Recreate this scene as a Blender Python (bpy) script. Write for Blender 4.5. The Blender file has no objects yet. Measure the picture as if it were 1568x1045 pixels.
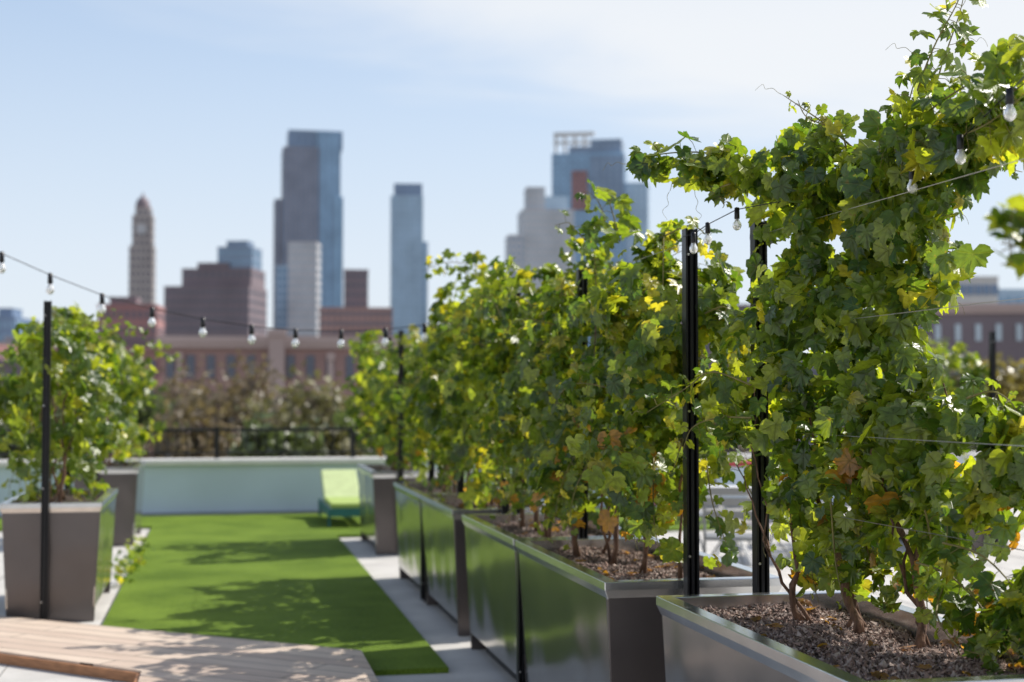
import bpy, math, random
import numpy as np
from mathutils import Vector, noise
random.seed(7)
F=2178.0; TH=math.radians(11.7); S=math.sin(TH); C=math.cos(TH); GZ=-12.0
def W(px,py,d):
    lat=(px-784)/F*d
    return Vector((lat*C+d*S, -lat*S+d*C, 1.5-(py-610)/F*d))
scene=bpy.context.scene
SEL=math.radians(46); SAZ=math.radians(16)
SUN=Vector((math.cos(SAZ)*math.cos(SEL), math.sin(SAZ)*math.cos(SEL), math.sin(SEL)))
# ---------------- materials
def newmat(name):
    m=bpy.data.materials.new(name); m.use_nodes=True
    nt=m.node_tree; b=nt.nodes['Principled BSDF']; return m,nt,b
def N(nt,t,**k):
    n=nt.nodes.new(t)
    for a,v in k.items():
        if a in n.inputs.keys(): n.inputs[a].default_value=v
        else: setattr(n,a,v)
    return n
def mat(name,col,rough=.6,metal=0,var=0.0,scale=5,bump=0,bscale=40,spec=.5,stretch=(1,1,1)):
    m,nt,b=newmat(name); L=nt.links
    b.inputs['Roughness'].default_value=rough; b.inputs['Metallic'].default_value=metal
    b.inputs['Specular IOR Level'].default_value=spec
    b.inputs['Base Color'].default_value=(*col,1)
    tc=N(nt,'ShaderNodeTexCoord'); mp=N(nt,'ShaderNodeMapping'); mp.inputs['Scale'].default_value=stretch
    L.new(tc.outputs['Object'],mp.inputs[0])
    if var>0:
        n=N(nt,'ShaderNodeTexNoise'); n.inputs['Scale'].default_value=scale; n.inputs['Detail'].default_value=6
        L.new(mp.outputs[0],n.inputs['Vector'])
        r=N(nt,'ShaderNodeValToRGB'); r.color_ramp.elements[0].position=.3; r.color_ramp.elements[1].position=.7
        r.color_ramp.elements[0].color=(*[c*(1-var) for c in col],1); r.color_ramp.elements[1].color=(*[min(1,c*(1+var)) for c in col],1)
        L.new(n.outputs['Fac'],r.inputs[0]); L.new(r.outputs[0],b.inputs['Base Color'])
    if bump>0:
        n2=N(nt,'ShaderNodeTexNoise'); n2.inputs['Scale'].default_value=bscale; n2.inputs['Detail'].default_value=5 if bscale>10 else 1
        L.new(mp.outputs[0],n2.inputs['Vector'])
        bp=N(nt,'ShaderNodeBump'); bp.inputs['Strength'].default_value=bump; bp.inputs['Distance'].default_value=.02 if bscale>10 else .08
        L.new(n2.outputs['Fac'],bp.inputs['Height']); L.new(bp.outputs[0],b.inputs['Normal'])
    return m
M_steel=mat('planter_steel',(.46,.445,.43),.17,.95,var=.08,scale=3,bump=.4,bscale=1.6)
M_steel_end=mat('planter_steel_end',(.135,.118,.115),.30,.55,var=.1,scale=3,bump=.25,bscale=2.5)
M_rim=mat('planter_rim',(.62,.63,.64),.2,.92,var=.1,scale=8)
M_black=mat('black_steel',(.015,.015,.018),.35,.3,var=.2,scale=20)
M_bolt=mat('bolt_steel',(.6,.6,.6),.3,.9)
M_soil=mat('soil_base',(.06,.04,.03),.95,0,var=.5,scale=60,bump=1,bscale=90)
M_conc=mat('concrete_paver',(.54,.52,.49),.85,0,var=.15,scale=2.5,bump=.2,bscale=60)
M_wall=mat('parapet_paint',(.56,.66,.76),.8,0,var=.06,scale=1.2,bump=.1)
M_cap=mat('parapet_cap',(.74,.72,.69),.8,0,var=.06)
M_bark=mat('vine_bark',(.17,.095,.06),.9,0,var=.5,scale=60,bump=.8,bscale=90,stretch=(1,1,.2))
M_cane=mat('vine_cane',(.20,.10,.04),.7,0,var=.4,scale=30)
M_green_stem=mat('vine_shoot',(.20,.17,.05),.6,0,var=.3,scale=30)
M_tbark=mat('tree_bark',(.14,.115,.09),.9,0,var=.4,scale=8,bump=.6,bscale=20)
M_lime=mat('lime_fabric',(.36,.47,.12),.8,0,var=.08,scale=10)
M_limel=mat('pale_lime_fabric',(.52,.61,.30),.8,0,var=.08,scale=10)
M_teal=mat('teal_frame',(.03,.16,.17),.6,0,var=.1)
M_white=mat('white_powdercoat',(.78,.78,.78),.45,0,var=.04)
M_greym=mat('grey_metal',(.25,.26,.27),.5,.3,var=.1)
M_red=mat('red_paint',(.45,.06,.06),.5,0,var=.1)
M_ground=mat('city_ground',(.14,.14,.12),.95,0,var=.4,scale=.05)
M_terr=mat('terrace_wall_brick',(.28,.13,.09),.9,0,var=.25,scale=3)
def turf():
    m,nt,b=newmat('artificial_turf'); L=nt.links
    tc=N(nt,'ShaderNodeTexCoord')
    a=N(nt,'ShaderNodeTexNoise'); a.inputs['Scale'].default_value=110; a.inputs['Detail'].default_value=3
    c=N(nt,'ShaderNodeTexNoise'); c.inputs['Scale'].default_value=1.6; c.inputs['Detail'].default_value=6
    for n in (a,c): L.new(tc.outputs['Object'],n.inputs['Vector'])
    mx=N(nt,'ShaderNodeMath',operation='ADD'); L.new(a.outputs['Fac'],mx.inputs[0])
    ml=N(nt,'ShaderNodeMath',operation='MULTIPLY'); ml.inputs[1].default_value=.7
    L.new(c.outputs['Fac'],ml.inputs[0]); L.new(ml.outputs[0],mx.inputs[1])
    r=N(nt,'ShaderNodeValToRGB'); r.color_ramp.elements[0].position=.6; r.color_ramp.elements[1].position=1.1
    r.color_ramp.elements[0].color=(.068,.125,.011,1); r.color_ramp.elements[1].color=(.19,.285,.035,1)
    L.new(mx.outputs[0],r.inputs[0]); L.new(r.outputs[0],b.inputs['Base Color'])
    b.inputs['Roughness'].default_value=.8; b.inputs['Specular IOR Level'].default_value=.12
    bp=N(nt,'ShaderNodeBump'); bp.inputs['Strength'].default_value=.8; bp.inputs['Distance'].default_value=.02
    L.new(a.outputs['Fac'],bp.inputs['Height']); L.new(bp.outputs[0],b.inputs['Normal'])
    return m
M_turf=turf()
def deckmat():
    m,nt,b=newmat('deck_wood'); L=nt.links
    tc=N(nt,'ShaderNodeTexCoord'); mp=N(nt,'ShaderNodeMapping'); mp.inputs['Rotation'].default_value=(0,0,math.radians(38.7))
    L.new(tc.outputs['Object'],mp.inputs[0])
    br=N(nt,'ShaderNodeTexBrick'); br.inputs['Scale'].default_value=1; br.inputs['Brick Width'].default_value=2.2; br.inputs['Row Height'].default_value=.14
    br.inputs['Mortar Size'].default_value=.004; br.inputs['Color1'].default_value=(.70,.57,.46,1); br.inputs['Color2'].default_value=(.60,.47,.38,1); br.inputs['Mortar'].default_value=(.09,.065,.05,1)
    L.new(mp.outputs[0],br.inputs['Vector'])
    mp2=N(nt,'ShaderNodeMapping'); mp2.inputs['Scale'].default_value=(2,30,2); L.new(mp.outputs[0],mp2.inputs[0])
    n=N(nt,'ShaderNodeTexNoise'); n.inputs['Scale'].default_value=2; n.inputs['Detail'].default_value=6; L.new(mp2.outputs[0],n.inputs['Vector'])
    mx=N(nt,'ShaderNodeMixRGB',blend_type='MULTIPLY'); mx.inputs[0].default_value=.4
    r=N(nt,'ShaderNodeValToRGB'); r.color_ramp.elements[0].position=.3; r.color_ramp.elements[1].position=.65; r.color_ramp.elements[0].color=(.5,.45,.4,1)
    L.new(n.outputs['Fac'],r.inputs[0]); L.new(br.outputs['Color'],mx.inputs[1]); L.new(r.outputs[0],mx.inputs[2])
    L.new(mx.outputs[0],b.inputs['Base Color']); b.inputs['Roughness'].default_value=.75
    return m
M_deck=deckmat(); M_deckedge=mat('deck_fascia',(.36,.17,.08),.7,0,var=.25,scale=12,stretch=(1,1,5))
def leafmat(name,trans=.52,tmul=(2.9,2.6,.7)):
    m=bpy.data.materials.new(name); m.use_nodes=True; nt=m.node_tree; nt.nodes.clear(); L=nt.links
    o=N(nt,'ShaderNodeOutputMaterial'); at=N(nt,'ShaderNodeAttribute'); at.attribute_name='leafcol'
    pw=N(nt,'ShaderNodeMath',operation='POWER'); pw.inputs[1].default_value=9; L.new(at.outputs['Alpha'],pw.inputs[0])
    ve=N(nt,'ShaderNodeMath',operation='MULTIPLY'); ve.inputs[1].default_value=.35; L.new(pw.outputs[0],ve.inputs[0])
    mx=N(nt,'ShaderNodeMixRGB'); mx.inputs[2].default_value=(.26,.30,.10,1); L.new(ve.outputs[0],mx.inputs[0]); L.new(at.outputs['Color'],mx.inputs[1])
    tc=N(nt,'ShaderNodeTexCoord'); n=N(nt,'ShaderNodeTexNoise'); n.inputs['Scale'].default_value=45; n.inputs['Detail'].default_value=3; L.new(tc.outputs['Object'],n.inputs['Vector'])
    mr=N(nt,'ShaderNodeMapRange'); mr.inputs[1].default_value=.3; mr.inputs[2].default_value=.7; mr.inputs[3].default_value=.7; mr.inputs[4].default_value=1.3; L.new(n.outputs['Fac'],mr.inputs[0])
    # dry brown blotches
    br=N(nt,'ShaderNodeMapRange'); br.inputs[1].default_value=.66; br.inputs[2].default_value=.74; br.inputs[3].default_value=0; br.inputs[4].default_value=.7; L.new(n.outputs['Fac'],br.inputs[0])
    mb=N(nt,'ShaderNodeMixRGB'); mb.inputs[2].default_value=(.20,.12,.03,1); L.new(br.outputs[0],mb.inputs[0]); L.new(mx.outputs[0],mb.inputs[1])
    vm=N(nt,'ShaderNodeVectorMath',operation='SCALE'); L.new(mb.outputs[0],vm.inputs[0]); L.new(mr.outputs[0],vm.inputs['Scale'])
    p=N(nt,'ShaderNodeBsdfPrincipled'); p.inputs['Roughness'].default_value=.34; p.inputs['Specular IOR Level'].default_value=.9
    bp=N(nt,'ShaderNodeBump'); bp.inputs['Strength'].default_value=.7; bp.inputs['Distance'].default_value=.004
    ad=N(nt,'ShaderNodeMath',operation='ADD'); L.new(n.outputs['Fac'],ad.inputs[0]); 
    L.new(pw.outputs[0],ad.inputs[1]); L.new(ad.outputs[0],bp.inputs['Height']); L.new(bp.outputs[0],p.inputs['Normal'])
    L.new(vm.outputs[0],p.inputs['Base Color'])
    tm=N(nt,'ShaderNodeVectorMath',operation='MULTIPLY'); tm.inputs[1].default_value=tmul; L.new(vm.outputs[0],tm.inputs[0])
    t=N(nt,'ShaderNodeBsdfTranslucent'); L.new(tm.outputs[0],t.inputs['Color'])
    ms=N(nt,'ShaderNodeMixShader'); ms.inputs[0].default_value=trans; L.new(p.outputs[0],ms.inputs[1]); L.new(t.outputs[0],ms.inputs[2])
    L.new(ms.outputs[0],o.inputs[0]); return m
M_leaf=leafmat('grape_leaf'); M_tleaf=leafmat('tree_leaf',.3,(1.6,1.7,1.2))
# ---------------- mesh builder
def empty(name,loc=(0,0,0),rz=0):
    e=bpy.data.objects.new(name,None); e.location=loc; e.rotation_euler=(0,0,rz); e.empty_display_size=.2
    scene.collection.objects.link(e); return e
class MB:
    def __init__(s): s.v=[];s.f=[];s.m=[]
    def add(s,vs,fs,m=0):
        o=len(s.v); s.v+= [tuple(v) for v in vs]; s.f+=[tuple(i+o for i in f) for f in fs]; s.m+=[m]*len(fs)
    def box(s,x0,x1,y0,y1,z0,z1,m=0): s.fr(x0,x1,y0,y1,z0,x0,x1,y0,y1,z1,m)
    def fr(s,a0,a1,b0,b1,z0,c0,c1,d0,d1,z1,m=0):
        s.add([(a0,b0,z0),(a1,b0,z0),(a1,b1,z0),(a0,b1,z0),(c0,d0,z1),(c1,d0,z1),(c1,d1,z1),(c0,d1,z1)],
              [(3,2,1,0),(4,5,6,7),(0,1,5,4),(1,2,6,5),(2,3,7,6),(3,0,4,7)],m)
    def obox(s,c,ax,ay,az,m=0):
        c=Vector(c);vs=[]
        for z in(-1,1):
            for x,y in((-1,-1),(1,-1),(1,1),(-1,1)): vs.append(c+Vector(ax)*x+Vector(ay)*y+Vector(az)*z)
        s.add(vs,[(3,2,1,0),(4,5,6,7),(0,1,5,4),(1,2,6,5),(2,3,7,6),(3,0,4,7)],m)
    def tube(s,pts,rad,n=6,m=0):
        pts=[Vector(p) for p in pts]
        if not hasattr(rad,'__len__'): rad=[rad]*len(pts)
        vs=[];fs=[]
        ref=Vector((.31,.17,.93)).normalized()
        for i,p in enumerate(pts):
            t=(pts[min(i+1,len(pts)-1)]-pts[max(i-1,0)]).normalized()
            r=ref if abs(t.dot(ref))<.95 else Vector((1,0,0))
            a=t.cross(r).normalized(); b=t.cross(a)
            for k in range(n):
                an=2*math.pi*k/n; vs.append(p+(a*math.cos(an)+b*math.sin(an))*rad[i])
        for i in range(len(pts)-1):
            for k in range(n): fs.append((i*n+k,i*n+(k+1)%n,(i+1)*n+(k+1)%n,(i+1)*n+k))
        fs.append(tuple(range(n-1,-1,-1))); fs.append(tuple((len(pts)-1)*n+k for k in range(n)))
        s.add(vs,fs,m)
    def lathe(s,c,prof,n=10,m=0):
        vs=[];fs=[]
        for r,z in prof:
            for k in range(n): vs.append((c[0]+r*math.cos(2*math.pi*k/n),c[1]+r*math.sin(2*math.pi*k/n),c[2]+z))
        for i in range(len(prof)-1):
            for k in range(n): fs.append((i*n+k,i*n+(k+1)%n,(i+1)*n+(k+1)%n,(i+1)*n+k))
        s.add(vs,fs,m)
    def build(s,name,mats,parent=None,smooth=False,bevel=0):
        me=bpy.data.meshes.new(name); me.from_pydata(s.v,[],s.f)
        for m in (mats if isinstance(mats,(list,tuple)) else [mats]): me.materials.append(m)
        me.polygons.foreach_set('material_index',s.m)
        if smooth: me.polygons.foreach_set('use_smooth',[True]*len(s.f))
        me.update(); o=bpy.data.objects.new(name,me); scene.collection.objects.link(o)
        if parent: o.parent=parent
        if bevel:
            b=o.modifiers.new('bevel','BEVEL'); b.width=bevel; b.segments=2; b.limit_method='ANGLE'
        return o
# ---------------- leaves
half=[(0,1.0),(7,.87),(11,.90),(17,.76),(25,.64),(33,.76),(38,.78),(47,.93),(55,.80),(61,.83),(74,.62),(87,.74),(92,.72),(104,.84),(116,.72),(124,.74),(143,.64),(160,.52),(173,.16)]
def template(hi=True):
    hf=half if hi else [(0,1.0),(24,.64),(47,.93),(74,.62),(104,.82),(140,.64),(173,.16)]
    veins={0,47,104}
    ang=[(a,r) for a,r in hf]+[(-a,r) for a,r in reversed(hf[1:])]
    v=[(0,0,0)];al=[1.0]
    for a,r in ang:
        t=math.radians(a); x=r*math.sin(t); y=r*math.cos(t)
        z=-.28*r*r+ (.10 if abs(a) not in veins else -.02)
        v.append((x,y,z)); al.append(1.0 if abs(a) in veins else 0.0)
    n=len(ang); f=[(0,1+(i+1)%n,1+i) for i in range(n)]
    return np.array(v),np.array(f),np.array(al)
TH_,TL_=template(True),template(False)
def norm(a): return a/np.maximum(np.linalg.norm(a,axis=1,keepdims=True),1e-6)
def leaves(name,P,Nn,size,col,parent,hi=True,m=None,seed=0,tipdown=1.0):
    tv,tf,ta=TH_ if hi else TL_
    rg=np.random.default_rng(seed); n=len(P)
    Nn=norm(Nn); T=norm(np.array([[0,0,-1.0]])*tipdown+rg.normal(0,.6,(n,3)))
    T=norm(T-Nn*np.sum(T*Nn,axis=1,keepdims=True)); Sd=np.cross(T,Nn)
    zs=rg.uniform(-.6,2.3,n)[:,None]; asx=rg.uniform(.82,1.15,n)[:,None]; fold=rg.uniform(-.2,.65,n)[:,None]
    tw=rg.normal(0,.18,n)[:,None]
    x=tv[None,:,0]*asx; y=tv[None,:,1]*np.ones_like(asx)-.1; z=tv[None,:,2]*zs+fold*np.abs(x)*.6+tw*x*y
    V=P[:,None,:]+size[:,None,None]*(x[...,None]*Sd[:,None,:]+y[...,None]*T[:,None,:]+z[...,None]*Nn[:,None,:])
    k=len(tv); V=V.reshape(-1,3); Fc=(tf[None]+(np.arange(n)*k)[:,None,None]).reshape(-1,3)
    me=bpy.data.meshes.new(name); me.vertices.add(len(V)); me.vertices.foreach_set('co',V.astype(np.float32).ravel())
    me.loops.add(Fc.size); me.loops.foreach_set('vertex_index',Fc.astype(np.int32).ravel())
    me.polygons.add(len(Fc)); me.polygons.foreach_set('loop_start',np.arange(0,Fc.size,3,dtype=np.int32))
    me.polygons.foreach_set('loop_total',np.full(len(Fc),3,dtype=np.int32)); me.polygons.foreach_set('use_smooth',np.ones(len(Fc),dtype=bool))
    me.update(calc_edges=True)
    A=me.color_attributes.new('leafcol','FLOAT_COLOR','POINT')
    cc=np.concatenate([np.repeat(col,k,axis=0),np.tile(ta,n)[:,None]],axis=1); A.data.foreach_set('color',cc.astype(np.float32).ravel())
    me.materials.append(m or M_leaf); o=bpy.data.objects.new(name,me); scene.collection.objects.link(o)
    if parent: o.parent=parent
    return o
def vcol(P,rg,yel=0.06,zlow=1.25):
    n=len(P); t=(rg.random(n)**1.1)[:,None]
    c=np.array([[.040,.092,.020]])*(1-t)+np.array([[.15,.215,.032]])*t
    u=rg.random(n); hi=u<.26; c[hi]=np.array([.23,.285,.038])*rg.uniform(.8,1.15,(hi.sum(),1))
    ye=rg.random(n)<yel; c[ye]=np.array([.36,.35,.05])*rg.uniform(.7,1.1,(ye.sum(),1))
    lo=(P[:,2]<zlow)&(rg.random(n)<.05); c[lo]=np.array([.40,.21,.04])*rg.uniform(.6,1.1,(lo.sum(),1))
    return c
class Vine:
    def __init__(s,seed): s.P=[];s.N=[];s.s=[];s.rg=np.random.default_rng(seed);s.st=MB();s.tr=MB();s.seed=seed
    def addl(s,p,n,sz): s.P.append(np.array(p));s.N.append(np.array(n));s.s.append(sz)
    def blob(s,c,r,n,ls=.085):
        rg=s.rg; d=norm(rg.normal(0,1,(n,3))); rad=rg.uniform(.45,1.05,n)**.7
        R=np.array(r)
        for i in range(n):
            p=np.array(c)+d[i]*R*rad[i]
            if noise.noise(Vector(p)*4.2)>.25: continue
            nn=d[i]*np.array([1,1,.7])+rg.normal(0,.5,3)+np.array([.15,-.1,.35])
            s.addl(p,nn,ls*rg.uniform(.45,1.12))
    def shoot(s,pts,r0=.004,ls=.06,step=.05,tip=.35,width=1.0):
        pts=[Vector(p) for p in pts]
        q=[]
        for i in range(len(pts)-1):
            p0=pts[max(i-1,0)];p1=pts[i];p2=pts[i+1];p3=pts[min(i+2,len(pts)-1)]
            for k in range(6):
                t=k/6; q.append(.5*((2*p1)+(p2-p0)*t+(2*p0-5*p1+4*p2-p3)*t*t+(3*p1-p0-3*p2+p3)*t**3))
        q.append(pts[-1]); m=len(q)
        s.st.tube(q,[r0*(1-.75*i/m) for i in range(m)],5,1)
        acc=0;side=1;tot=sum((q[i+1]-q[i]).length for i in range(m-1));run=0
        for i in range(m-1):
            seg=(q[i+1]-q[i]);l=seg.length
            acc+=l;run+=l
            while acc>step:
                acc-=step;side*=-1;fr=run/tot
                t=seg.normalized();a=t.cross(Vector((C,-S,0)).cross(Vector((0,0,1)))).normalized()
                sz=ls*(1-(1-tip)*fr)*s.rg.uniform(.7,1.15)
                off=(a*side+Vector(s.rg.normal(0,.45,3))).normalized()*sz*1.1*width
                p=q[i]+off
                s.st.tube([q[i],q[i]+off*.5+Vector((0,0,.01)),p],.0013,4,1)
                s.addl(p,Vector(s.rg.normal(0,.6,3))+Vector((.1,-.5,.6)),sz)
    def tendril(s,p,d,L=.12):
        p=Vector(p); d=Vector(d).normalized(); a=d.cross(Vector((0,0,1))).normalized(); b=d.cross(a); pts=[]
        for i in range(22):
            t=i/21; r=.012*t; an=t*14
            pts.append(p+d*L*t*(1-.25*t)+a*math.cos(an)*r+b*math.sin(an)*r+Vector((0,0,-.03*t*t)))
        s.st.tube(pts,[.0011*(1-.5*i/21) for i in range(22)],4,1)
    def trunk(s,base,h,lean,r=.016):
        rg=s.rg; p=Vector(base); pts=[p.copy()];
        n=11
        for i in range(n):
            p=p+Vector((lean[0]*h/n+rg.normal(0,.014),lean[1]*h/n+rg.normal(0,.014),h/n)); pts.append(p.copy())
        s.tr.tube(pts,[r*(1.5 if i==0 else 1.05-.75*i/n)*rg.uniform(.82,1.2) for i in range(n+1)],7,0)
        return pts
    def finish(s,hi=True,yel=.06,zlow=1.25,name='grape_vine'):
        e=empty(name); P=np.array(s.P);Nn=np.array(s.N);sz=np.array(s.s)
        leaves('foliage',P,Nn,sz,vcol(P,s.rg,yel,zlow),e,hi,seed=s.seed)
        if s.st.v: s.st.build('shoots',[M_cane,M_green_stem],e,True)
        if s.tr.v: s.tr.build('trunks',M_bark,e,True)
        return e
def hedge(xc,y0,y1,z0,z1,hw,n,seed,ls=.085,shoots=14,hi=False,soil=.73,hole=.2):
    v=Vine(seed); rg=v.rg; k=0; tries=0
    while k<n and tries<n*7:
        tries+=1
        y=rg.uniform(y0-.14,y1+.14); u=rg.random(); 
        zt=z1+.45*noise.noise(Vector((y*1.9,seed*3.1,0)))+.16*noise.noise(Vector((y*6,seed*3.1,0))); zb=z0+.40*noise.noise(Vector((y*2.3,seed*5.1,4)))
        z=zb+(zt-zb)*u**.85
        w=hw*(.72+1.15*noise.noise(Vector((y*2.2+seed,z*2.6,seed))))*(1-.35*max(0,(z-zt+.3)/.3))
        if z<zb+.35: w*=.6+.4*(z-zb)/.35
        w=max(.08,w); sx=rg.choice([-1,1]); f=rg.random()**.45; x=xc+sx*w*f
        if noise.noise(Vector((x*3.2,y*3.2,z*3.2+seed)))>hole: continue
        if z<zb+.2 and rg.random()<.4: continue
        ey=0
        if y<y0+.12: ey=-.9
        if y>y1-.12: ey=.6
        v.addl((x,y,z),np.array([sx*f*.9,ey-.15,.35+(.7 if z>zt-.12 else 0)])+rg.normal(0,.55,3),ls*rg.uniform(.45,1.2)); k+=1
    for i in range(shoots):
        y=rg.uniform(y0,y1); sx=rg.choice([-1,1,-1]); q=rg.random()
        if q<.4:
            p=Vector((xc+rg.normal(0,.12),y,z1-.15)); d=Vector((rg.normal(-.1,.35),rg.normal(0,.35),.8)).normalized(); L=rg.uniform(.15,.36)
            pts=[p,p+d*L*.5,p+d*L*.85+Vector((d.x*.1,d.y*.1,-.02)),p+d*L+Vector((d.x*.15,d.y*.15,-.06))]
        elif q<.75:
            p=Vector((xc+sx*hw*.6,y,rg.uniform(z0+.3,z1))); d=Vector((sx,rg.normal(0,.4),.2)).normalized(); L=rg.uniform(.2,.4)
            pts=[p,p+d*L*.5,p+d*L*.8-Vector((0,0,.05)),p+d*L-Vector((0,0,.16))]
        else:
            p=Vector((xc+sx*hw*.5,y,z0+.3)); pts=[p,p+Vector((sx*.08,0,-.15)),p+Vector((sx*.12,-.03,-.3)),p+Vector((sx*.12,-.03,-.42))]
        v.shoot(pts,.003,ls*.85,.035,.4)
    for i in range(4):
        yy=y0+(y1-y0)*(i+.5)/4
        v.trunk((xc+rg.normal(0,.05),yy,soil),.9,(rg.normal(0,.1),rg.normal(0,.1)),.013)
        if rg.random()<.8: v.trunk((xc+rg.normal(0,.05),yy+.05,soil),1.1,(rg.normal(0,.12),rg.normal(0,.15)),.007)
    return v
# ---------------- planter
def planter(x0,x1,y0,y1,chips=0,seed=0,h=.8):
    e=empty('planter'); t=.045
    b=MB()
    b.fr(x0+t,x0+t+.012,y0+.035,y1-.035,.10, x0+.012,x0+.024,y0+.035,y1-.035,h-.03,0)
    b.fr(x1-t-.012,x1-t,y0+.035,y1-.035,.10, x1-.024,x1-.012,y0+.035,y1-.035,h-.03,0)
    b.box(x0+t+.015,x1-t-.015,y0+.05,y1-.05,.09,.12,0)
    b.build('side_panels',M_steel,e)
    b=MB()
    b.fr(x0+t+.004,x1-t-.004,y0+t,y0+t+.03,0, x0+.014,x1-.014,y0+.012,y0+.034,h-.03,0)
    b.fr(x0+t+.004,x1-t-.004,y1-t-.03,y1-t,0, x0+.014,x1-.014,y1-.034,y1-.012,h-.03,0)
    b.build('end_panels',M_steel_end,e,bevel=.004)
    b=MB(); w=.055
    X=[x0,x1,x1,x0];Y=[y0,y0,y1,y1]; xi=[x0+w,x1-w,x1-w,x0+w]; yi=[y0+w,y0+w,y1-w,y1-w]
    vs=[(X[i],Y[i],h) for i in range(4)]+[(xi[i],yi[i],h) for i in range(4)]+[(X[i],Y[i],h-.032) for i in range(4)]+[(xi[i],yi[i],h-.16) for i in range(4)]
    fs=[]
    for i in range(4):
        j=(i+1)%4; fs+=[(i,j,4+j,4+i),(8+i,8+j,j,i),(4+i,4+j,12+j,12+i),(12+i,12+j,8+j,8+i)]
    b.add(vs,fs); b.build('rim',M_rim,e,bevel=.003)
    b=MB(); b.box(x0+.12,x1-.12,y0+.16,y1-.16,0.0,.088); b.build('base_rail',M_black,e)
    b=MB(); nx,ny=16,32; xa,xb,ya,yb=x0+w-.01,x1-w+.01,y0+w-.01,y1-w+.01; vs=[]
    hz=lambda x,y: .735+.035*noise.noise(Vector((x*3,y*3,seed)))+.012*noise.noise(Vector((x*11,y*11,seed)))
    for i in range(nx+1):
        for j in range(ny+1):
            x=xa+(xb-xa)*i/nx;y=ya+(yb-ya)*j/ny; vs.append((x,y,hz(x,y)))
    fs=[(i*(ny+1)+j,(i+1)*(ny+1)+j,(i+1)*(ny+1)+j+1,i*(ny+1)+j+1) for i in range(nx) for j in range(ny)]
    b.add(vs,fs); b.build('soil',M_soil,e,True)
    if chips:
        rg=np.random.default_rng(seed); b=MB(); 
        base=[Vector(v) for v in ((1,0,0),(-1,0,0),(0,1,0),(0,-1,0),(0,0,1),(0,0,-1))]
        fc=[(0,2,4),(2,1,4),(1,3,4),(3,0,4),(2,0,5),(1,2,5),(3,1,5),(0,3,5)]
        for i in range(chips):
            x=rg.uniform(xa,xb);y=rg.uniform(ya,yb);c=Vector((x,y,hz(x,y)+.003)); s=rg.uniform(.003,.009)
            if rg.random()<.04: s*=1.8
            q=Vector(rg.normal(0,1,3)).to_track_quat('X','Z')
            b.add([c+q@Vector((v.x*s*1.7,v.y*s*.9,v.z*s*.6)) for v in base],fc,int(rg.integers(0,4)))
        b.build('mulch_chips',MCH,e)
        P=[];Nn=[]
        for i in range(26):
            x=rg.uniform(xa,xb);y=rg.uniform(ya,yb);P.append((x,y,hz(x,y)+.016));Nn.append((rg.normal(0,.25),rg.normal(0,.25),1))
        cc=np.array([[.26,.14,.05]])*rg.uniform(.6,1.4,(26,1)); leaves('fallen_leaves',np.array(P),np.array(Nn),rg.uniform(.02,.04,26),cc,e,True,None,seed)
    return e
MCH=[mat('chip_a',(.21,.145,.12),.9,var=.3,scale=40),mat('chip_b',(.38,.30,.26),.9,var=.3,scale=40),mat('chip_c',(.09,.06,.05),.9,var=.3,scale=40),mat('chip_d',(.27,.18,.145),.9,var=.3,scale=40)]
def post(x,y,z0=.05,z1=2.17,w=.024):
    e=empty('trellis_post'); b=MB()
    b.box(x-w,x-w+.008,y-w,y+w,z0,z1); b.box(x+w-.008,x+w,y-w,y+w,z0,z1); b.box(x-w+.008,x+w-.008,y+w-.01,y+w-.001,z0,z1-.001)
    b.box(x-.006,x+.006,y-w+.002,y+w-.01,z0,z1-.002)
    b.build('channel',M_black,e)
    b=MB()
    for z in (z0+.12,.9,1.45,2.05):
        b.tube([(x-w*.6,y-w-.004,z),(x-w*.6,y-w+.004,z)],.005,8)
    b.build('bolts',M_bolt,e); return e
# ---------------- terrace
b=MB(); b.box(-14,22,-8,19.4,-.25,0,0); b.build('terrace_floor',M_conc)
b=MB(); b.box(-14,22,-8,19.4,GZ,-.254,0); b.build('terrace_building',M_terr)
def sheet(poly,z,th=0):
    b=MB(); n=len(poly)
    vs=[(x,y,z) for x,y in poly]+[(x,y,z-th) for x,y in poly]
    fs=[tuple(range(n))]+([(i,i+n,(i+1)%n+n,(i+1)%n) for i in range(n)] if th else [])
    if not th: vs=vs[:n]
    b.add(vs,fs,0); return b
lp=[(-.72,9.3),(.80,8.12),(.84,7.74),(1.25,7.74),(1.27,15.4),(6,15.4),(6,18.35),(-4,18.35),(-4,16.9),(-.72,16.9)]
sheet(lp,.03,.03).build('artificial_lawn',M_turf)
dp=[(-3.9,11.95),(.815,8.17),(.80,3),(-.38,3),(-.38,7.80),(-3.5,10.70)]
sheet(dp[::-1],.065,.022).build('wooden_deck',[M_deck])
de=empty('deck_fascia'); b=MB()
for p,q in ((dp[4],dp[5]),(dp[3],dp[4])):
    p=Vector((*p,.02));q=Vector((*q,.02)); t=(q-p).normalized(); nn=Vector((-t.y,t.x,0)); mid=(p+q)/2
    b.obox(mid+nn*.012+Vector((0,0,.008)),t*((q-p).length/2),nn*.012,Vector((0,0,.026)))
b.build('boards',M_deckedge,de)
b=MB()
for i in range(-6,16):
    x=1.30+i*.61
    if i!=0: b.box(x,x+.006,-2,18.5,0.001,.0025)
b.build('paver_joints',mat('joint_dark',(.2,.19,.18),.9))
e=empty('parapet_wall'); b=MB(); b.box(-14,22,18.6,18.9,-.2,.65); b.build('wall',M_wall,e)
b=MB(); b.box(-14,22,18.52,19.0,.652,.72); b.build('cap',M_cap,e,bevel=.01)
b=MB(); b.box(-14,22,18.40,18.597,0.0,.05); b.build('kerb',M_greym,e)
e=empty('railing'); b=MB()
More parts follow.
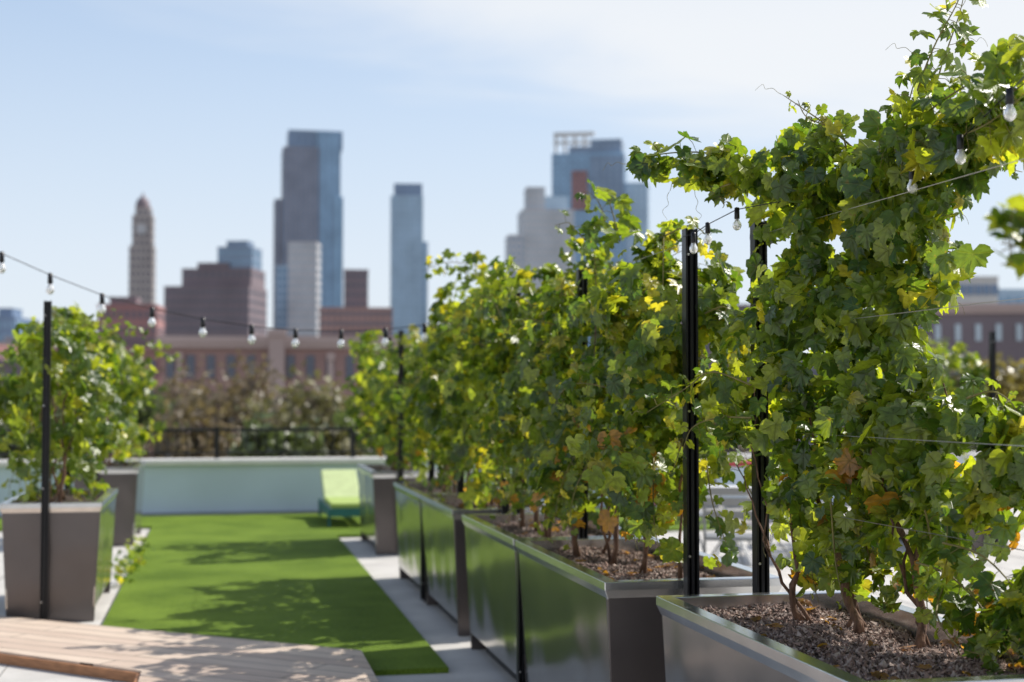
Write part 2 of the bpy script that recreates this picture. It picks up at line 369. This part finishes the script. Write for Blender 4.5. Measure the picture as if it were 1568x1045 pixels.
b.box(-14,22,18.78,18.82,1.07,1.11); b.box(-14,22,18.785,18.815,.78,.805)
x=-14
i=0
while x<22:
    if i%14==0: b.box(x-.03,x+.03,18.77,18.83,.72,1.13)
    else: b.box(x-.008,x+.008,18.792,18.808,.806,1.069)
    x+=.125;i+=1
b.build('bars',M_black,e)
# ---------------- planters and vines
planter(1.53,2.28,3.25,4.87,12000,1)
planter(1.45,2.17,5.26,6.93,6000,2)
planter(1.45,2.17,6.97,8.5,1500,3)
planter(1.45,2.17,8.86,10.35,600,4)
planter(1.45,2.17,10.40,11.9,0,5)
planter(1.45,2.17,13.6,15.15,0,6)
planter(-1.41,-.75,9.95,11.5,0,8)
planter(-1.43,-.77,14.95,16.4,0,9)
planter(6.95,7.65,12.7,14.2,0,10)
for x,y in ((1.945,4.92),(1.775,5.20),(1.80,6.95),(1.80,8.56),(1.78,8.80),(1.76,10.375),(1.78,11.96),(1.72,13.55),(1.8,15.2),(1.47,6.95),(1.47,10.375),
            (-1.115,9.93),(-1.13,11.56),(-1.2,14.9),(-1.1,16.45),(7.42,12.66)):
    if x==1.47: post(x+.02,y,.03,.76)
    else: post(x,y,.03,2.15)
e=empty('trellis_wires'); b=MB()
for z in (1.12,1.38,1.75,2.1):
    b.tube([(2.0,2.0,z),(1.945,4.92,z)],.0013,4)
    b.tube([(1.775,5.2,z),(1.8,6.95,z),(1.8,8.56,z)],.0018,4); b.tube([(1.78,8.8,z),(1.76,10.37,z),(1.78,11.96,z)],.0018,4)
    b.tube([(-1.115,10.0,z),(-1.13,11.56,z)],.0018,4)
b.build('wires',M_bolt,e)
# near vine
v=Vine(11)
D=lambda px: 4.95-(px-1225)*.0031
bl=[(1000,250,30,22,5.1),(1055,260,42,30,5.05),(1115,262,48,36,5.0),(1175,272,52,46,0),
(1240,225,45,45,0),(1265,275,75,55,0),(1335,275,68,52,0),(1400,258,55,50,0),(1455,240,45,38,0),(1515,240,35,28,0),
(1215,350,45,60,0),(1290,360,85,75,0),(1375,355,60,55,0),(1430,305,42,42,0),(1450,400,28,24,0),
(1190,430,32,55,0),(1255,460,80,75,0),(1335,470,80,75,0),(1400,440,35,45,0),(1165,520,45,50,0),(1255,560,90,75,0),(1350,570,68,75,0),
(1095,600,42,35,0),(1110,650,42,34,0),(1175,630,60,55,0),(1275,655,90,75,0),(1365,660,72,72,0),(1440,640,52,42,0),(1505,640,42,38,0),
(1205,735,40,50,0),(1285,760,85,65,0),(1375,740,65,60,0),(1455,735,55,50,0),(1525,720,45,60,0),(1545,790,40,40,0),
(1215,830,25,45,0),(1290,845,50,48,0),(1380,835,48,55,0),(1450,840,45,30,0),(1250,870,25,30,0),(1340,895,26,28,0),(1410,900,24,24,0),
(1440,890,28,22,0),(1490,930,48,35,0),(1545,960,45,42,0),(1600,930,40,60,0),(1590,700,50,80,0),(1470,975,18,20,0),(1500,200,34,22,4.05),(1550,165,34,22,3.85)]
for px,py,rx,ry,d in bl:
    d=d or D(px); k=d/F
    n=int(rx*ry/ (37 if py<800 else 50))
    th=.27 if py<800 else .2
    if py<300 and px<1150: th=.1
    if py<210: th=.08
    v.blob(W(px,py,d),(rx*k,th,ry*k),n,.063)
def sh(*pts,**k): v.shoot([W(*p) for p in pts],**k)
sh((1310,225,4.7),(1270,190,4.72),(1235,165,4.75),(1203,143,4.8),ls=.055,step=.03)
sh((1300,240,4.7),(1290,200,4.7),(1240,178,4.7),(1225,150,4.7),ls=.055,step=.03)
sh((1390,230,4.5),(1405,150,4.45),(1435,70,4.4),(1470,5,4.35),(1490,-40,4.3),ls=.052,step=.024,tip=.8)
sh((1400,230,4.5),(1425,170,4.5),(1450,90,4.5),(1475,20,4.45),(1485,-20,4.4),ls=.05,step=.026,tip=.8)
sh((1380,230,4.5),(1390,180,4.5),(1400,140,4.5),(1415,90,4.5),ls=.05,step=.026,tip=.7)
sh((1400,250,4.3),(1470,205,4.1),(1540,150,3.8),(1620,95,3.6),(1700,60,3.4),ls=.07,step=.017,tip=.9)
sh((1380,240,4.3),(1450,215,4.1),(1520,185,3.8),(1600,120,3.6),ls=.06,step=.02,tip=.9)
sh((1350,230,4.4),(1430,190,4.2),(1500,130,4.0),(1560,95,3.9),(1620,90,3.8),ls=.06,step=.022,tip=.9)
sh((1400,190,4.3),(1450,150,4.1),(1500,120,4.0),(1540,100,3.9),ls=.055,step=.024,tip=.9)
sh((1430,240,4.3),(1500,235,4.2),(1560,240,4.1),(1610,270,4.1),ls=.055,step=.03)
sh((1440,290,4.3),(1480,260,4.2),(1530,255,4.1),(1570,262,4.1),ls=.05,step=.03)
sh((1150,250,4.95),(1080,232,5.05),(1010,235,5.1),(962,252,5.1),ls=.055,step=.03,tip=.7)
sh((1120,280,4.95),(1100,290,5.0),(1110,310,5.0),(1108,318,5.0),ls=.05,step=.04)
sh((1150,590,4.9),(1090,570,5.0),(1050,595,5.05),(990,632,5.1),ls=.055,step=.035,tip=.6)
sh((1150,640,4.9),(1100,640,5.0),(1060,655,5.05),(1045,690,5.1),ls=.055,step=.035,tip=.6)
sh((1420,400,4.3),(1450,385,4.25),(1475,395,4.2),(1482,410,4.2),ls=.05,step=.035)
sh((1480,610,4.0),(1520,600,4.0),(1550,620,3.9),(1558,650,3.9),ls=.05,step=.03)
sh((1400,860,4.2),(1450,880,4.1),(1500,930,4.0),(1540,1000,3.9),(1550,1035,3.85),ls=.055,step=.03,tip=.8)
sh((1440,830,4.1),(1500,850,4.0),(1550,900,3.9),(1590,960,3.8),ls=.06,step=.026,tip=.8)
sh((1480,900,4.1),(1510,940,4.0),(1550,970,3.9),(1600,980,3.8),ls=.055,step=.026,tip=.8)
sh((1440,900,4.2),(1430,940,4.1),(1460,985,4.0),(1500,1000,3.9),ls=.045,step=.035)
sh((1230,700,4.9),(1235,800,4.9),(1240,870,4.85),(1250,920,4.8),ls=.05,step=.03)
sh((1310,760,4.6),(1325,840,4.6),(1345,900,4.55),(1360,935,4.5),ls=.05,step=.03)
sh((1270,760,4.6),(1275,840,4.6),(1280,880,4.55),(1290,925,4.5),ls=.05,step=.03)
sh((1410,760,4.3),(1425,850,4.3),(1415,910,4.25),(1420,960,4.2),ls=.05,step=.03)
for px,py,dx,dz in ((1030,280,-.3,-1),(1065,290,.2,-1),(962,250,-1,.2),(1203,143,-.8,.5),(1480,5,.5,1),(985,632,-1,.2),(1180,340,-1,-.3),(1445,330,1,.2),(1175,470,-1,.2),(1420,450,1,-.2),(1470,60,1,.3),(1410,80,-1,.6),(1500,870,.4,-1),(1190,800,-.6,-1)):
    p=W(px,py,D(px) if px>1150 else 5.05); v.tendril(p,(dx*C,-dx*S,dz),v.rg.uniform(.08,.16))
for px,py,r in ((1226,945,.013),(1240,946,.007),(1312,962,.017),(1322,955,.008),(1405,990,.016),(1418,985,.008),(1290,957,.006)):
    d=F*.76/(py-610); ba=W(px,py,d)
    p=v.trunk(ba-Vector((0,0,.02)),.5,(-.1+v.rg.normal(0,.05),.25+v.rg.normal(0,.1)),r)
    v.trunk(p[5],.6,(v.rg.normal(0,.12),.2+v.rg.normal(0,.2)),r*.5)
v.finish(True,.05,1.3)
# overhanging shoots from a vine beside the camera
v=hedge(2.05,1.5,2.45,1.0,2.2,.2,420,31,.065,3)
for a,c,e2,f in ((330,345,360,385),(350,350,345,360),(370,375,395,405),(390,385,380,372)):
    v.shoot([W(1760,a,2.6),W(1650,c,2.6),W(1590,e2,2.6),W(1535,f,2.6)],ls=.045,step=.022,tip=.85)
v.finish(True)
# vine 2
v=hedge(1.83,5.35,6.9,.95,2.10,.36,2800,12,.062,20,True,hole=.2)
def sh(*pts,**k): v.shoot([W(*p) for p in pts],**k)
sh((930,370,6.6),(925,330,6.6),(915,305,6.6),(900,292,6.6),ls=.07,step=.02,tip=.7)
sh((950,370,6.5),(940,330,6.5),(935,310,6.5),(940,300,6.5),ls=.07,step=.02,tip=.7)
sh((900,370,6.7),(880,350,6.7),(870,340,6.7),(850,345,6.7),ls=.07,step=.025,tip=.6)
sh((1020,360,5.8),(1060,345,5.7),(1090,370,5.6),(1110,420,5.5),ls=.06,step=.03)
sh((1080,480,5.5),(1110,470,5.4),(1130,490,5.4),ls=.06,step=.035)
sh((1060,640,5.6),(1040,690,5.4),(1030,720,5.4),ls=.06,step=.03)
sh((1000,700,5.6),(1000,790,5.5),(1010,850,5.5),ls=.06,step=.025)
sh((960,700,5.7),(965,790,5.7),(975,840,5.6),ls=.06,step=.025)
sh((1080,700,5.6),(1090,770,5.5),(1110,830,5.5),ls=.055,step=.03)
v.finish(True,.10,1.4)
v=hedge(1.82,7.05,8.5,.95,2.08,.36,2100,13,.067,20,hole=.15); v.finish(False,.09,1.3)
v=hedge(1.80,8.9,10.3,.93,2.0,.38,1600,14,.070,16,hole=.13)
v.shoot([W(760,420,9.3),W(720,405,9.3),W(680,402,9.3),W(648,415,9.3)],ls=.07,step=.02,tip=.6)
v.shoot([W(770,430,9.2),W(730,420,9.2),W(700,415,9.2)],ls=.07,step=.02,tip=.6); v.finish(False,.07)
v=hedge(1.80,10.4,11.9,.93,1.88,.36,1350,15,.070,14,hole=.13); v.finish(False,.07)
v=hedge(1.80,13.65,15.1,.90,1.95,.40,1200,16,.076,12,hole=.15); v.finish(False,.07)
v=hedge(-1.12,10.05,11.4,.88,2.05,.34,1150,17,.072,20,hole=.07); v.shoot([(-.85,10.6,1.9),(-.6,10.5,2.0),(-.45,10.5,1.85)],ls=.07,step=.03); v.finish(False,.04,.7)
v=hedge(-1.12,15.0,16.3,.88,2.0,.42,900,18,.08,18,hole=.07); v.shoot([(-.85,15.2,1.9),(-.55,15.1,2.0),(-.35,15.1,1.8)],ls=.09,step=.03); v.finish(False,.04,.7)
v=hedge(7.1,12.75,14.1,.95,2.05,.30,900,19,.08,8); v.finish(False,.04,.7)
v=Vine(77)
for i in range(110):
    v.addl((-.72+v.rg.normal(0,.05),v.rg.uniform(11.6,14.6),v.rg.uniform(.02,.18)),v.rg.normal(0,1,3)+np.array([0,0,.8]),v.rg.uniform(.025,.05))
v.finish(False,.1,0,'weeds')
# ---------------- string lights
def lights(pts,bulbs,sc=1.0,r=.0032):
    e=empty('string_lights'); b=MB(); P=[W(*p) for p in pts]; b.tube(P,r,5); b.build('cable',M_black,e,True)
    s=MB(); g=MB()
    for q in bulbs:
        p=W(*q); s.lathe(p,[(a*sc,c*sc) for a,c in [(0.002,.012),(.013,.008),(.014,-.045),(.010,-.05)]],10); 
        g.lathe(p+Vector((0,0,-.048*sc)),[(a*sc,c*sc) for a,c in [(.011,0),(.013,-.01),(.021,-.022),(.023,-.034),(.018,-.048),(.008,-.056),(.0005,-.058)]],12)
    s.build('sockets',M_black,e,True); g.build('bulbs',M_glass,e,True)
M_glass,nt,bb=newmat('bulb_glass'); bb.inputs['Base Color'].default_value=(.95,.95,.93,1); bb.inputs['Roughness'].default_value=.05; bb.inputs['Transmission Weight'].default_value=.6; bb.inputs['IOR'].default_value=1.45
A=[(-300,270,8.2),(-120,340,8.6),(0,388,9),(75,421,9.2),(155,452,9.4),(232,473,9.6),(310,489,9.8),(385,500,10),(452,506,10.1),(522,507,10.2),(590,505,10.3),(650,498,10.4),(705,485,10.4)]
lights(A,A[2:12],1.2); 
lights([(1047,362,5.42),(1063,358,5.4),(1085,343,5.3),(1130,320,5.1),(1250,298,4.8),(1400,260,4.35),(1475,212,4.0),(1552,138,3.6),(1640,45,3.0)],[(1063,358,5.37),(1085,343,5.3),(1130,320,5.1),(1400,256,4.22),(1475,208,3.9),(1552,136,3.5)],.72,.002)
# ---------------- lounger
e=empty('sun_lounger'); b=MB(); X0,X1=1.28,1.72
b.obox(((X0+X1)/2,16.9,.27),((X1-X0)/2,0,0),(0,.55,0),(0,0,.03),0)
b.obox(((X0+X1)/2,17.72,.42),((X1-X0)/2,0,0),(0,.31,.16),(0,-.02,.03),1)
b.build('cushions',[M_lime,M_limel],e,bevel=.015)
b=MB()
b.box(X0-.03,X0-.002,16.33,18.0,.15,.24);b.box(X1+.002,X1+.03,16.33,18.0,.15,.24);b.box(X0,X1,16.33,16.36,.15,.24)
for x in (X0-.03,X1):
    for y in (16.4,17.9): b.box(x,x+.03,y,y+.05,.03,.15)
b.build('frame',M_teal,e)
def table(c,r=.45):
    e=empty('cafe_table',c); b=MB(); b.lathe((0,0,0),[(.001,.745),(r,.745),(r,.715),(.001,.715)],28)
    for a in (.4,1.97,3.54,5.11):
        x,y=math.cos(a),math.sin(a); b.tube([(x*r*.75,y*r*.75,.0),(-x*r*.5,-y*r*.5,.715)],.012,6)
    b.build('top_and_legs',M_white,e)
def chair(c,rz,m):
    e=empty('folding_chair',c,rz); b=MB()
    b.box(-.2,.2,-.19,.19,.43,.455)
    for x in (-.21,.21):
        b.tube([(x,-.22,0),(x,.18,.82)],.011,6); b.tube([(x,.24,0),(x,-.17,.44)],.011,6)
    for z in (.62,.72,.80): b.obox((0,.1+(z-.62)*.45,z),(.21,0,0),(0,.006,0),(0,.015,.03))
    b.build('seat_and_frame',m,e)
table(W(1120,827,11.9).xy.to_3d()); 
for px,d,rz in ((1085,13.0,.4),(1165,12.6,-1.2),(1120,10.9,2.8)):
    p=W(px,610,d); p.z=0; chair(p,rz,M_greym)
p=W(1250,610,13.5);p.z=0;table(p)
e=empty('red_bench'); b=MB(); p=W(1110,610,17.0)
b.box(p.x-1.1,p.x+1.1,p.y,p.y+.35,.68,.74,0)
for dx in (-.9,.9): b.box(p.x+dx-.04,p.x+dx+.04,p.y+.05,p.y+.3,0,.68)
b.build('slats_and_legs',M_red,e)
# ---------------- city
HAZE_TINT=(.58,.66,.76)
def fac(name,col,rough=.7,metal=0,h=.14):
    col=tuple(c*(1-h)+q*h for c,q in zip(col,HAZE_TINT)); return mat(name,col,rough,metal,var=.14,scale=.08)  # aerial haze painted into the facade base colour, h sets its share
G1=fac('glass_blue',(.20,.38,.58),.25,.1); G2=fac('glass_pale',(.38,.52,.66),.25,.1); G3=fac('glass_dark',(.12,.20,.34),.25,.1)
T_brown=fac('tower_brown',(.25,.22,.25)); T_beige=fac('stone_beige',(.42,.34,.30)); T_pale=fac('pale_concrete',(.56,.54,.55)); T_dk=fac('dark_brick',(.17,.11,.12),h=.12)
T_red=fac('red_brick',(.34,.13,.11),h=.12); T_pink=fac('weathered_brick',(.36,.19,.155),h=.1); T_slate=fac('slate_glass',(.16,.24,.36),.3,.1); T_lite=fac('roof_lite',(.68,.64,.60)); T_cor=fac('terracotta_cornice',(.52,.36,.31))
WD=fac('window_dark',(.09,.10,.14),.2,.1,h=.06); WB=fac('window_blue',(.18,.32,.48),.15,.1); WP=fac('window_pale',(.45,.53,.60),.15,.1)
def building(name,d,yaw,secs):
    """secs: bearing0,bearing1,top,bottom(None=ground),front offset m,depth m,mat,winmat,cols,storey_h,fill"""
    k=d/F; pc=(secs[0][0]+secs[0][1])/2
    base=W(pc,610,d); e=empty(name,(base.x,base.y,GZ),-TH+yaw)
    mats=[];
    def mi(m):
        if m not in mats: mats.append(m)
        return mats.index(m)
    b=MB()
    for s in secs:
        x0=(s[0]-pc)*k;x1=(s[1]-pc)*k; z1=1.5-(s[2]-610)*k-GZ; z0=0 if s[3] is None else 1.5-(s[3]-610)*k-GZ
        y0=s[4]; y1=y0+s[5]; b.box(x0,x1,y0,y1,z0,z1,mi(s[6]))
        b.box(x0-.12,x1+.12,y0-.12,y1+.12,z1+.01,z1+.6,mi(s[6]))
        if s[7] is not None:
            wm=mi(s[7]); cols=s[8]; sh=s[9]; fl=s[10]
            nf=max(1,int((z1-z0)/sh))
            for face in (0,1,2):
                L=(x1-x0) if face==0 else (y1-y0); nc=cols if face==0 else max(2,int(cols*L/(x1-x0)+.5)); cw=L/nc
                for f in range(nf):
                    za=z1-(f+1)*sh+sh*(1-fl[1])/2; zb=za+sh*fl[1]
                    if za<z0: continue
                    for c in range(nc):
                        a=c*cw+cw*(1-fl[0])/2; q=a+cw*fl[0]; g=.15
                        if face==0: vs=[(x0+a,y0-g,za),(x0+q,y0-g,za),(x0+q,y0-g,zb),(x0+a,y0-g,zb)]
                        elif face==1: vs=[(x1+g,y0+a,za),(x1+g,y0+q,za),(x1+g,y0+q,zb),(x1+g,y0+a,zb)]
                        else: vs=[(x0-g,y0+q,za),(x0-g,y0+a,za),(x0-g,y0+a,zb),(x0-g,y0+q,zb)]
                        b.add(vs,[(0,1,2,3)],wm)
    b.build('walls_and_windows',mats,e); return e
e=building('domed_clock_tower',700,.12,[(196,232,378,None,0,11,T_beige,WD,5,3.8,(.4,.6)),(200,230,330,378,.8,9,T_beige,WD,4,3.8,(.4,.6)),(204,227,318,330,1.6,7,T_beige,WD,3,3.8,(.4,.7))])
b=MB(); k=700/F; zz=1.5-(318-610)*k-GZ; b.lathe((0,5,zz+.6),[(3.6,0),(3.6,1.5),(3.3,3),(2.4,4.6),(1.2,5.6),(.5,6.2),(.4,7.5),(.05,8)],16); b.build('dome',T_dk,e,True)
b=MB(); zc=1.5-(350-610)*k-GZ; b.tube([(0,.55,zc),(0,.35,zc)],2.6,20); b.build('clock_face',T_pale,e)
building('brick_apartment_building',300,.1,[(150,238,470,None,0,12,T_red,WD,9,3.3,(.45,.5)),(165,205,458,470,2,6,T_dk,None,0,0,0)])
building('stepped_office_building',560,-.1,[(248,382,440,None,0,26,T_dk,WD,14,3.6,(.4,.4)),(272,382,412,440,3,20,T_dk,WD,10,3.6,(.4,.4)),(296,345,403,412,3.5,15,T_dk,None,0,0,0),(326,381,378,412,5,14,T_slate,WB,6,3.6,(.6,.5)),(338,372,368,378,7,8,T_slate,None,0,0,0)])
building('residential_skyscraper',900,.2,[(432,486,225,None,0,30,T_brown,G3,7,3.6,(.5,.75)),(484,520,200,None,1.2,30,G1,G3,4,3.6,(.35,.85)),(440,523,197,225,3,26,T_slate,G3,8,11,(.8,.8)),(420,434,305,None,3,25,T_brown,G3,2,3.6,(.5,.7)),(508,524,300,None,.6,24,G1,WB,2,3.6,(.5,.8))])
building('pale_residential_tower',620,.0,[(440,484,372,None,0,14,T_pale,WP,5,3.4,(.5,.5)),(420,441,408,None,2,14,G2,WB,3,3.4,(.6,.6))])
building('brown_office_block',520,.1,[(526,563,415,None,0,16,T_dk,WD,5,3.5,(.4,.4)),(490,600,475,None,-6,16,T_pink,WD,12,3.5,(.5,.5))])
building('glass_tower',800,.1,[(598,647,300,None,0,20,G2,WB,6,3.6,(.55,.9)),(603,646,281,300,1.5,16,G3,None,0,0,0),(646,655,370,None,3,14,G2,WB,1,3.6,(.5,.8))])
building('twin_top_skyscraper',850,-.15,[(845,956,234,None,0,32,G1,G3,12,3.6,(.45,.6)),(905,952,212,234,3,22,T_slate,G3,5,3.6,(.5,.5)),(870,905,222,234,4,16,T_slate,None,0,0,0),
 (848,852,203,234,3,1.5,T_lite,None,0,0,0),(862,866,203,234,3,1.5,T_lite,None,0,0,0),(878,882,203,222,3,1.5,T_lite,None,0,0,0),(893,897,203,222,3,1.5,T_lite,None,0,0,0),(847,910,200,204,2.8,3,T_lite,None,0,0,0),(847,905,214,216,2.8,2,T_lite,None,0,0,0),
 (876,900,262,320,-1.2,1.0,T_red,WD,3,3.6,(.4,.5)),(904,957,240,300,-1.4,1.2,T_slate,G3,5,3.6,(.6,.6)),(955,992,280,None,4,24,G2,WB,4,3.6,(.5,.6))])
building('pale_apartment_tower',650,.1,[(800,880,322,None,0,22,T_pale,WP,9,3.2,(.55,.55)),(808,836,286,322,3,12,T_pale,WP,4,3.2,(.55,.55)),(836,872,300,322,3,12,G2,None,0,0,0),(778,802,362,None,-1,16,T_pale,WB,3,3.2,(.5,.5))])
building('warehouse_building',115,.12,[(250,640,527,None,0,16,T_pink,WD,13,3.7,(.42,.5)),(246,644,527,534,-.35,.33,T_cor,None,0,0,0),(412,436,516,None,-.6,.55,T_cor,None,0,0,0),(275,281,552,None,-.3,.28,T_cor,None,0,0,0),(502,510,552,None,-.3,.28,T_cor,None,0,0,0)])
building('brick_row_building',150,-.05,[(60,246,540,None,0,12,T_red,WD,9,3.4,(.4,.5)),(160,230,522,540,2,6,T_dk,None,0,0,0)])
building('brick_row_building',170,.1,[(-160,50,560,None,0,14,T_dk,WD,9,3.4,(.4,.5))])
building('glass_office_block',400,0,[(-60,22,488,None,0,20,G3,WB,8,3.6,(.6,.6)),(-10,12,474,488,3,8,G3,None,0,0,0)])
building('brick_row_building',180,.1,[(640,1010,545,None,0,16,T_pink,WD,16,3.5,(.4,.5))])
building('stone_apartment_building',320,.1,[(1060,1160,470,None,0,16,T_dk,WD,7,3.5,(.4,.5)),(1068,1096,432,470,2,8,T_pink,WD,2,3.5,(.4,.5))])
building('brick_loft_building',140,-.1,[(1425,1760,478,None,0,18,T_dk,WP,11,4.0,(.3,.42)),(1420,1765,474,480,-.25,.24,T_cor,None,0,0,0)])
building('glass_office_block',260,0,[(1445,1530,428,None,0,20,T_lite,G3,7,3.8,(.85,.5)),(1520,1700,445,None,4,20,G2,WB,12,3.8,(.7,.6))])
rr=random.Random(3)
for i in range(22):
    px=-350+i*110+rr.uniform(-20,20); d=rr.uniform(230,420); w=rr.uniform(70,130)
    top=rr.uniform(515,560)
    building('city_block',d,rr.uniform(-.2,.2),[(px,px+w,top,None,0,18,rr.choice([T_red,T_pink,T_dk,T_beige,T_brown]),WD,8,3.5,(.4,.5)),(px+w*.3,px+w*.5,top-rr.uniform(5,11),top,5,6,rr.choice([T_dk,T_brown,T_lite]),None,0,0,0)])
b=MB(); b.add([(-6000,-6000,GZ),(6000,-6000,GZ),(6000,9000,GZ),(-6000,9000,GZ)],[(0,1,2,3)]); b.build('ground',M_ground)
def tree(px,top,d,rpx,col,n=1500,seed=0,ls=.16):
    rg=np.random.default_rng(seed); k=d/F; R=rpx*k; c=W(px,top,d); c.z-=R*1.05
    e=empty('street_tree'); b=MB(); base=Vector((c.x,c.y,GZ))
    b.tube([base,base+Vector((.1,.05,(c.z-GZ)*.5)),c-Vector((0,0,R*.4)),c+Vector((0,0,R*.5))],[.28,.2,.14,.04],8)
    P=[];Nn=[]
    for i in range(20):
        a=rg.uniform(0,6.28); el=rg.uniform(-.1,1.3); L=R*rg.uniform(.65,1.1)
        dv=Vector((math.cos(a)*math.cos(el),math.sin(a)*math.cos(el),math.sin(el)))
        s0=c+Vector((0,0,rg.uniform(-.5,.3)*R)); q=s0+dv*L
        b.tube([s0,s0+dv*L*.5+Vector((0,0,.1*R)),q],[.08,.05,.015],5)
        m=n//20; pp=np.array(q)*.7+np.array(s0+dv*L*.5)*.3+rg.normal(0,R*.2,(m,3)); P.append(pp); Nn.append(rg.normal(0,1,(m,3))+np.array([0,0,.6]))
    b.build('trunk_and_limbs',M_tbark,e,True); P=np.concatenate(P);Nn=np.concatenate(Nn)
    cc=np.array([col])*rg.uniform(.6,1.3,(len(P),1)); leaves('crown',P,Nn,rg.uniform(.6,1.2,len(P))*ls,cc,e,False,M_tleaf,seed)
ol=(.19,.17,.07); gr=(.10,.13,.045); ye=(.28,.22,.06); br=(.20,.145,.085)
T=[(-40,575,45,110,gr,1500),(50,600,40,80,gr,1300),(130,540,60,60,br,700),(215,600,50,60,gr,900),(270,590,60,70,br,500),(345,555,62,85,br,600),(300,620,38,80,br,700),(390,560,62,70,br,450),(440,600,50,70,ol,600),(490,590,48,80,ol,800),(540,640,35,60,gr,900),(400,660,30,50,gr,900),(450,668,28,45,gr,800),(510,665,29,45,ol,800),(590,610,50,70,ye,700),(700,560,60,90,gr,1000),(1120,560,50,80,br,800),(1450,560,50,60,gr,1000),(1540,555,42,80,ye,1300),(1640,540,45,90,ol,1000),(1500,620,35,60,gr,900),(1000,560,60,90,gr,900),(850,560,60,90,gr,900)]
for i,t in enumerate(T): tree(*t,seed=50+i)
# ---------------- world
w=bpy.data.worlds.new('World'); scene.world=w; w.use_nodes=True; nt=w.node_tree; L=nt.links
bg=nt.nodes['Background']; sky=N(nt,'ShaderNodeTexSky'); sky.sky_type='NISHITA'; sky.sun_disc=False
sky.sun_elevation=SEL; sky.sun_rotation=math.radians(90)-SAZ; sky.air_density=1.0; sky.dust_density=1.2; sky.ozone_density=1.5
def M(op,a=None,b=None,v=None,cl=False):
    n=N(nt,'ShaderNodeMath',operation=op); n.use_clamp=cl
    if a is not None: L.new(a,n.inputs[0])
    if b is not None: L.new(b,n.inputs[1])
    if v is not None: n.inputs[1].default_value=v
    return n.outputs[0]
tc=N(nt,'ShaderNodeTexCoord'); G=tc.outputs['Generated']; sp=N(nt,'ShaderNodeSeparateXYZ'); L.new(G,sp.inputs[0])
hz=N(nt,'ShaderNodeMapRange'); hz.inputs[1].default_value=.1; hz.inputs[2].default_value=.55; hz.inputs[3].default_value=.92; hz.inputs[4].default_value=.0; L.new(sp.outputs['Z'],hz.inputs[0])
hc=N(nt,'ShaderNodeValToRGB'); hc.color_ramp.elements[0].position=0; hc.color_ramp.elements[0].color=(.85,.91,.96,1); hc.color_ramp.elements[1].position=.32; hc.color_ramp.elements[1].color=(.57,.73,.97,1); L.new(sp.outputs['Z'],hc.inputs[0])
hs=N(nt,'ShaderNodeVectorMath',operation='SCALE'); hs.inputs['Scale'].default_value=6.6; L.new(hc.outputs[0],hs.inputs[0])
m1=N(nt,'ShaderNodeMixRGB'); L.new(hz.outputs[0],m1.inputs[0]); L.new(sky.outputs[0],m1.inputs[1]); L.new(hs.outputs[0],m1.inputs[2])
a_=(W(380,10,1)-Vector((0,0,1.5))).normalized(); b_=(W(1380,200,1)-Vector((0,0,1.5))).normalized(); cn=b_.cross(a_).normalized(); 
if cn.z<0: cn=-cn
dt=N(nt,'ShaderNodeVectorMath',operation='DOT_PRODUCT'); L.new(G,dt.inputs[0]); dt.inputs[1].default_value=cn
mp=N(nt,'ShaderNodeMapping'); mp.inputs['Scale'].default_value=(1.2,1.2,6); mp.inputs['Rotation'].default_value=(.1,.15,0); L.new(G,mp.inputs[0])
nz=N(nt,'ShaderNodeTexNoise'); nz.inputs['Scale'].default_value=2.4; nz.inputs['Detail'].default_value=6; nz.inputs['Distortion'].default_value=.4; L.new(mp.outputs[0],nz.inputs['Vector'])
wob=M('MULTIPLY_ADD',nz.outputs['Fac'],v=.14); wob.node.inputs[2].default_value=-.07
su=M('ADD',dt.outputs['Value'],wob)
cr=N(nt,'ShaderNodeMapRange'); cr.interpolation_type='SMOOTHSTEP'; cr.inputs[1].default_value=-.03; cr.inputs[2].default_value=.045; cr.inputs[3].default_value=0; cr.inputs[4].default_value=.85; L.new(su,cr.inputs[0])
fo=N(nt,'ShaderNodeMapRange'); fo.inputs[1].default_value=.25; fo.inputs[2].default_value=.6; fo.inputs[3].default_value=1; fo.inputs[4].default_value=.1; L.new(sp.outputs['Z'],fo.inputs[0])
cf=M('MULTIPLY',cr.outputs[0],fo.outputs[0])
m2=N(nt,'ShaderNodeMixRGB'); m2.inputs[2].default_value=(6.2,6.3,6.4,1); L.new(cf,m2.inputs[0]); L.new(m1.outputs[0],m2.inputs[1])
L.new(m2.outputs[0],bg.inputs['Color']); bg.inputs['Strength'].default_value=.15
sl=bpy.data.lights.new('sun','SUN'); sl.energy=5; sl.angle=math.radians(.5); sl.color=(1,.95,.87)
so=bpy.data.objects.new('sun',sl); so.rotation_euler=(-SUN).to_track_quat('-Z','Y').to_euler(); scene.collection.objects.link(so)
cam=bpy.data.cameras.new('camera'); co=bpy.data.objects.new('camera',cam); scene.collection.objects.link(co); scene.camera=co
co.location=(0,0,1.5); co.rotation_euler=(math.radians(92.3),0,-TH); cam.lens=50; cam.sensor_width=36; cam.clip_end=20000; cam.clip_start=.05
cam.dof.use_dof=True; cam.dof.focus_distance=4.6; cam.dof.aperture_fstop=2.2; cam.dof.aperture_blades=9
scene.view_settings.view_transform='Standard'; scene.view_settings.look='None'; scene.view_settings.exposure=0
